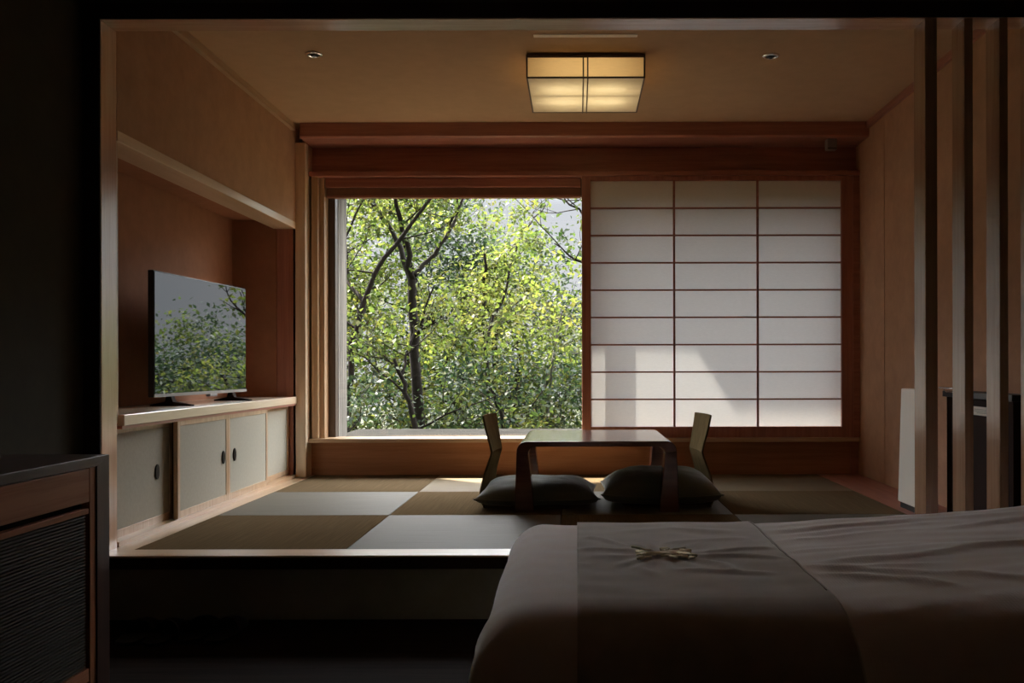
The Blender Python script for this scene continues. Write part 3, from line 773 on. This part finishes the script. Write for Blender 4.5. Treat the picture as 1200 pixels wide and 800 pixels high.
# ------------------------------------------------------------------ dark cabinet at the left edge
FC = thing('wooden_cabinet', 'dark-framed wooden cabinet with a drawer and slatted grille in the left foreground', 'cabinet', (-1.74, 2.2, 0))
fx, fy1, fz = -1.50, 2.956, 0.747; fy0 = 1.3; wx = -1.98
MB().prism([(fy0, fz), (fy1, fz), (fy1-0.076, fz-0.03), (fy0, fz-0.03)], 'X', wx, fx).build('top_board', 'darkwoodY', FC, 0.0015)
MB().prism([(fy1, fz), (fy1, 0.0), (fy1-0.076, 0.0), (fy1-0.076, fz-0.03)], 'X', wx, fx).build('side_panel', 'darkwoodZ', FC, 0.0015)
box(wx, fx-0.03, fy0, fy1-0.077, 0.0, 0.705).build('carcass', 'dark', FC)
box(fx-0.03, fx-0.004, 2.845, 2.879, 0.02, fz-0.031).build('stile', 'drawerZ', FC, 0.001)
dw = box(fx-0.028, fx-0.002, fy0, 2.838, 0.612, 0.714).build('drawer', 'drawerY', FC, 0.0015)
gd = MB().box(fx-0.028, fx-0.004, fy0, 2.838, 0.575, 0.592).box(fx-0.028, fx-0.004, fy0, 2.838, 0.06, 0.10).build('door', 'drawerY', FC, 0.001)
gl = MB()
zz = 0.104
while zz < 0.572:
    gl.prism([(fx-0.020, zz), (fx-0.008, zz+0.001), (fx-0.008, zz+0.006), (fx-0.020, zz+0.0075)], 'Y', fy0, 2.826); zz += 0.0098
gl.box(fx-0.024, fx-0.018, fy0, 2.836, 0.10, 0.575)
gl.build('grille', base_mat('dark_grille', (0.075, 0.068, 0.055), 0.55)[0], gd)
ty = thing('serving_tray', 'round black serving tray on the dark-framed cabinet top', 'tray', (-1.815, 2.63, fz))
MB().lathe([(0.001, 0.002), (0.12, 0.002), (0.14, 0.018), (0.145, 0.018), (0.128, 0.0), (0.001, 0.0)][::-1], (-1.815, 2.63, fz), 48).build('tray_dish', 'black', ty, smooth=True)
kt = thing('kettle', 'black kettle standing on the round tray at the left edge', 'kettle', (-1.83, 2.62, fz+0.002))
MB().lathe([(0.001, 0.002), (0.072, 0.002), (0.076, 0.01), (0.068, 0.10), (0.056, 0.165), (0.050, 0.172), (0.001, 0.174)], (-1.83, 2.62, fz), 40).build('body', 'black', kt, smooth=True)
MB().lathe([(0.049, 0.173), (0.040, 0.184), (0.012, 0.19), (0.010, 0.205), (0.001, 0.207)], (-1.83, 2.62, fz), 32).build('lid', 'grey', kt, smooth=True)
MB().tube([(-1.83, 2.56, fz+0.15), (-1.83, 2.515, fz+0.155), (-1.83, 2.50, fz+0.10), (-1.83, 2.52, fz+0.045), (-1.83, 2.55, fz+0.035)], 0.009, 10).build('handle', 'black', kt, smooth=True)

# ------------------------------------------------------------------ slippers
def slipper_proto():
    c = thing('slipper', '', 'slipper', (0, 0, 0), 'dark slippers on the floor before the step')
    def outline(t):
        y = -0.135+0.27*t
        w = 0.036+0.012*math.sin(PI*min(1, t*1.05))+0.006*t
        if t < 0.12: w *= math.sqrt(max(0.0, t/0.12*(2-t/0.12)))
        if t > 0.86: u = (t-0.86)/0.14; w *= math.sqrt(max(0.0, 1-u*u))
        return y, max(w, 0.001)
    T = np.linspace(0, 1, 30)
    poly = [(outline(t)[1], outline(t)[0]) for t in T] + [(-outline(t)[1], outline(t)[0]) for t in T[::-1]]
    MB().prism(poly, 'Z', 0.0, 0.014).build('sole', 'black', c, 0.002)
    def up(a, b):
        t = 0.50+0.49*a; y, w = outline(t)
        ang = PI*b; h = 0.052*math.cos(max(0, (a-0.05))*1.35)
        return (w*math.cos(ang)*1.03, y, 0.013+h*math.sin(ang))
    o = MB().grid(16, 15, up).build('upper', 'black', c, smooth=True, fix=False)
    s = o.modifiers.new('thick', 'SOLIDIFY'); s.thickness = 0.004
    return c
sl = slipper_proto()
labs = ['black slipper on the dark floor nearest the left wall, by the step', 'black slipper by the step, second from the left wall',
        'black slipper by the step, third from the left wall', 'black slipper by the step, farthest from the left wall']
for i, (x, y, a) in enumerate(((-1.675, 3.52, 0.04), (-1.565, 3.51, -0.03), (-1.455, 3.55, 0.02), (-1.345, 3.54, -0.05))):
    o = sl if i == 0 else copy_tree(sl)
    o.location = (x, y, 0.0); o.rotation_euler.z = a; o['label'] = labs[i]

# ------------------------------------------------------------------ trees outside
GZ = -1.9
def leaves(mb_v, mb_f, pts, count, size, spread, rnd, droop=0.5):
    n = len(pts)
    idx = rnd.integers(0, n, count)
    P = np.array(pts)[idx] + rnd.normal(0, 1, (count, 3))*np.array(spread)
    az = rnd.uniform(0, 2*PI, count); el = rnd.normal(-0.35, droop, count)
    d = np.stack([np.cos(az)*np.cos(el), np.sin(az)*np.cos(el), np.sin(el)], 1)
    up = rnd.normal(0, 0.5, (count, 3)) + np.array([0, 0, 1.0])
    s = np.cross(d, up); s /= np.linalg.norm(s, axis=1)[:, None] + 1e-9
    nn = np.cross(s, d)
    L_ = size*rnd.uniform(0.6, 1.25, count)[:, None]; w = L_*0.30
    a = P; b = P + d*L_*0.45 + s*w + nn*L_*0.06; c = P + d*L_ - nn*L_*0.06; e = P + d*L_*0.45 - s*w + nn*L_*0.06
    V = np.stack([a, b, c, e], 1).reshape(-1, 3)
    return V
def finish_tree(name, label, base, wood_mb, bark, tips, n_leaf, size, spread, mat, seed, cat='tree', group=None):
    t = thing(name, label, cat, base, group)
    wood_mb.build('trunk', bark, t, smooth=True, fix=False)
    rnd = np.random.default_rng(seed)
    V = leaves(None, None, tips, n_leaf, size, spread, rnd) - np.array(base)
    nf = n_leaf
    me = bpy.data.meshes.new('foliage')
    me.vertices.add(nf*4); me.vertices.foreach_set('co', V.astype(np.float32).ravel())
    me.loops.add(nf*4); me.loops.foreach_set('vertex_index', np.arange(nf*4, dtype=np.int32))
    me.polygons.add(nf); me.polygons.foreach_set('loop_start', np.arange(0, nf*4, 4, dtype=np.int32))
    me.update(calc_edges=True)
    me.materials.append(M[mat])
    o = bpy.data.objects.new('foliage', me); COL.objects.link(o); o.parent = t
    return t
def branch(mb, p, d, length, r, lvl, maxl, rnd, tips, wig=0.16, up=0.10, nch=(3, 5)):
    n = 6; pts = [Vector(p)]; dv_ = Vector(d).normalized(); rr = [r]
    for i in range(n):
        dv_ = (dv_ + Vector((rnd.gauss(0, wig), rnd.gauss(0, wig), rnd.gauss(up*0.5, wig*0.6)))).normalized()
        pts.append(pts[-1] + dv_*(length/n)); rr.append(max(0.003, r*(1-0.75*(i+1)/n)))
    mb.tube(pts, rr, 7 if lvl < 2 else 4, cap=False)
    if lvl >= maxl-1:
        for q in pts[2:]: tips.append(tuple(q))
    if lvl < maxl:
        for k in range(rnd.randint(*nch)):
            j = rnd.randint(2, n)
            a = rnd.uniform(0, 2*PI); tilt = rnd.uniform(0.5, 1.1)
            ax = dv_.orthogonal().normalized(); ax.rotate(Matrix.Rotation(a, 3, dv_))
            nd_ = (dv_*math.cos(tilt) + ax*math.sin(tilt)); nd_.z += up
            branch(mb, pts[j], nd_, length*rnd.uniform(0.45, 0.7), rr[j]*0.7, lvl+1, maxl, rnd, tips, wig, up, nch)
def P3(px, py, Y): return ((px-676)*Y/1080, Y, CZ-(py-430)*Y/1080)

# 1: the big forked tree in the middle of the window
def manual_tree(name, label, Y, stems, bark, mat, n_leaf, size, spread, seed, twig=1.0, levels=2):
    rnd = random.Random(seed); mb = MB(); tips = []
    base = None
    for px_pts, r0, r1, tw in stems:
        pts = [P3(a, b, Y + (c if len(q) > 2 else 0)) for q in px_pts for a, b, c in [tuple(q)+(0,) if len(q) == 2 else tuple(q)]]
        if base is None:
            b0 = Vector(pts[0]); base = (b0.x, b0.y, GZ); pts = [(b0.x, b0.y, GZ)] + pts
        # subdivide with a little wobble
        fine = [Vector(pts[0])]
        for a, b in zip(pts[:-1], pts[1:]):
            a, b = Vector(a), Vector(b)
            for k in (1, 2, 3): 
                q = a.lerp(b, k/3)
                if k < 3: q += Vector((rnd.gauss(0, 0.02), rnd.gauss(0, 0.03), 0))
                fine.append(q)
        rr = np.linspace(r0, r1, len(fine))
        mb.tube(fine, list(rr), 9, cap=False)
        m_ = len(fine)
        for k in range(tw):
            j = rnd.randint(int(m_*0.35), m_-1)
            d = Vector((rnd.uniform(-1, 1), rnd.uniform(-0.8, 0.8), rnd.uniform(-0.1, 0.7)))
            branch(mb, fine[j], d, twig*rnd.uniform(0.6, 1.3), max(0.008, rr[j]*0.45), 1, levels, rnd, tips)
    return finish_tree(name, label, base, mb, bark, tips, n_leaf, size, spread, mat, seed)
sp_ = (0.13, 0.13, 0.11)
manual_tree('forked_tree', 'dark forked tree in the middle of the window, nearest its centre', 13.0,
    [([(492, 520), (487, 430), (484, 370), (483, 328)], 0.085, 0.062, 2),
     ([(483, 330), (470, 290, 0.2), (455, 262, 0.3), (440, 240, 0.4), (430, 205, 0.6)], 0.045, 0.018, 6),
     ([(484, 326), (478, 285, -0.2), (468, 250, -0.3), (463, 225, -0.4), (458, 180, -0.5)], 0.045, 0.018, 6),
     ([(486, 322), (510, 298, 0.2), (528, 268, 0.3), (543, 232, 0.5), (556, 190, 0.7)], 0.040, 0.014, 7),
     ([(528, 268, 0.3), (534, 250, -0.2), (537, 225, -0.5)], 0.020, 0.010, 3)], 'bark', 'leaf_yellow', 2300, 0.088, (0.11, 0.11, 0.09), 21, 0.85)
manual_tree('leaning_tree', 'thin dark tree leaning right across the left part of the window', 12.2,
    [([(404, 520), (412, 400), (426, 355), (450, 302), (478, 268), (505, 232), (528, 190)], 0.050, 0.016, 9),
     ([(426, 355), (408, 330, 0.3), (404, 280, 0.5), (425, 235, 0.6)], 0.03, 0.012, 5)], 'bark', 'leaf_green', 2300, 0.088, (0.11, 0.11, 0.09), 5, 0.85)
manual_tree('slender_tree', 'slender dark straight tree right of the forked tree', 14.5,
    [([(573, 520), (570, 420), (568, 350), (568, 297)], 0.05, 0.022, 5),
     ([(570, 400), (588, 355, 0.3), (597, 315, 0.4), (606, 285, 0.5)], 0.03, 0.010, 6)], 'bark', 'leaf_yellow', 1700, 0.085, (0.10, 0.10, 0.08), 33, 0.55)
manual_tree('crooked_tree', 'crooked dark tree whose low trunk bends beside the forked trunk', 11.6,
    [([(488, 520), (480, 470), (470, 440), (462, 420)], 0.045, 0.02, 4),
     ([(470, 440), (480, 405, 0.2), (484, 380, 0.3)], 0.02, 0.010, 4)], 'bark', 'leaf_green', 700, 0.10, sp_, 9)
manual_tree('pale_barked_tree', 'pale-barked slanting tree behind the slender dark tree', 16.5,
    [([(538, 520), (545, 410), (575, 340), (600, 290), (622, 262), (640, 240)], 0.045, 0.010, 7),
     ([(545, 410), (530, 380), (500, 352)], 0.03, 0.01, 4)], 'birch', 'leaf_yellow', 900, 0.09, (0.09, 0.09, 0.07), 14, 0.6)
manual_tree('leafy_tree', 'leafy tree whose branches reach in at the window right edge', 11.4,
    [([(715, 520), (716, 380), (712, 300), (706, 230), (700, 170)], 0.06, 0.02, 3),
     ([(714, 330), (690, 310), (668, 300), (650, 285)], 0.022, 0.007, 5),
     ([(710, 270), (690, 255), (668, 240), (655, 222)], 0.022, 0.007, 6),
     ([(712, 300), (760, 270), (800, 250), (850, 240)], 0.022, 0.007, 6)], 'bark', 'leaf_green', 1700, 0.085, (0.08, 0.08, 0.06), 77)
manual_tree('bare_twig_tree', 'thin two-stemmed tree low at the right of the window', 13.6,
    [([(636, 520), (645, 450), (652, 400), (660, 360)], 0.03, 0.010, 6),
     ([(620, 520), (640, 440), (652, 415)], 0.025, 0.010, 4)], 'birch', 'leaf_yellow', 1100, 0.10, sp_, 55)

def auto_tree(name, label, x, y, top, crown_r, crown_bot, bark, mat, n_leaf, size, seed, group):
    rnd = random.Random(seed); mb = MB(); tips = []
    h = top-GZ
    pts = [(x + rnd.gauss(0, 0.03*k), y + rnd.gauss(0, 0.03*k), GZ + h*0.93*k/7) for k in range(8)]
    mb.tube(pts, list(np.linspace(0.02*h+0.03, 0.015, 8)), 8, cap=False)
    nb = 18
    for k in range(nb):
        z = crown_bot + (top-crown_bot)*(0.02+0.93*k/nb)
        t = (z-GZ)/(h*0.93)*7; j = min(6, int(max(0, t))); q = Vector(pts[j]).lerp(Vector(pts[j+1]), min(1, max(0, t-j)))
        f = (z-crown_bot)/(top-crown_bot)
        R = crown_r*math.sqrt(max(0.05, 1-(abs(f-0.38)/0.66)**2))
        a = k*2.4+rnd.uniform(-0.4, 0.4)
        branch(mb, q, (math.cos(a), math.sin(a), 0.35), R, 0.010+0.02*(1-f), 1, 2, rnd, tips, 0.2, 0.08)
    finish_tree(name, label, (x, y, GZ), mb, bark, tips, n_leaf, size, (0.22, 0.22, 0.18), mat, seed, 'tree', group)
G1, G2, G3 = 'tall trees closing the view behind', 'lower trees under the open sky', 'leafy bushes under the trees'
tall = [(-9.5, 19, 5.3), (-7.4, 17, 4.8), (-5.6, 19.5, 5.4), (-4.6, 16.5, 4.6), (-3.4, 18.5, 5.0), (-2.6, 21, 5.0)]
for i, (x, y, top) in enumerate(tall):
    k = i % 3
    auto_tree('broadleaf_tree', 'tall %s tree behind, %s of six tall ones' % (['yellow-green', 'dark green', 'bright green'][k], ['first', 'second', 'third', 'fourth', 'fifth', 'sixth'][i] + ' from the left'),
              x, y, top, 1.9, -0.6, 'bark', ['leaf_yellow', 'leaf_dark', 'leaf_green'][k], 6500, 0.12, 100+i, G1)
low = [(-1.7, 19, 3.9, 'leaf_dark'), (-0.95, 17, 2.65, 'leaf_yellow'), (0.5, 19, 2.2, 'leaf_dark'), (2.2, 18, 1.7, 'leaf_green'), (4.0, 20, 1.9, 'leaf_dark'), (5.8, 18.5, 1.6, 'leaf_green'), (8.0, 20, 2.0, 'leaf_dark'), (10.5, 21, 2.4, 'leaf_green')]
for i, (x, y, top, mt) in enumerate(low):
    auto_tree('broadleaf_tree', 'lower %s tree under open sky, %s of eight' % ({'leaf_dark': 'blue-green', 'leaf_yellow': 'yellowish', 'leaf_green': 'green'}[mt], ['first', 'second', 'third', 'fourth', 'fifth', 'sixth', 'seventh', 'eighth'][i] + ' from the left'),
              x, y, top, 1.6, -1.0, 'bark', mt, 6000, 0.11, 200+i, G2)
bush = [(-5.2, 14.0, 1.2), (-3.6, 14.4, 1.3), (-2.9, 11.6, 0.55), (-2.0, 15.2, 1.5), (-1.15, 13.2, 0.95), (-0.35, 14.8, 1.3), (0.5, 13.4, 1.1), (1.9, 14.2, 1.1), (3.4, 14.6, 1.2), (5.2, 15.0, 1.2), (7.2, 15.5, 1.1)]
for i, (x, y, top) in enumerate(bush):
    auto_tree('leafy_bush', 'low %s bush outside, %s of eleven' % (['dark green', 'yellow-green'][i % 2], ['first', 'second', 'third', 'fourth', 'fifth', 'sixth', 'seventh', 'eighth', 'ninth', 'tenth', 'eleventh'][i] + ' from the left'),
              x, y, top, 1.15, -1.5, 'bark', ['leaf_dark', 'leaf_yellow'][i % 2], 3600, 0.09, 300+i, G3)
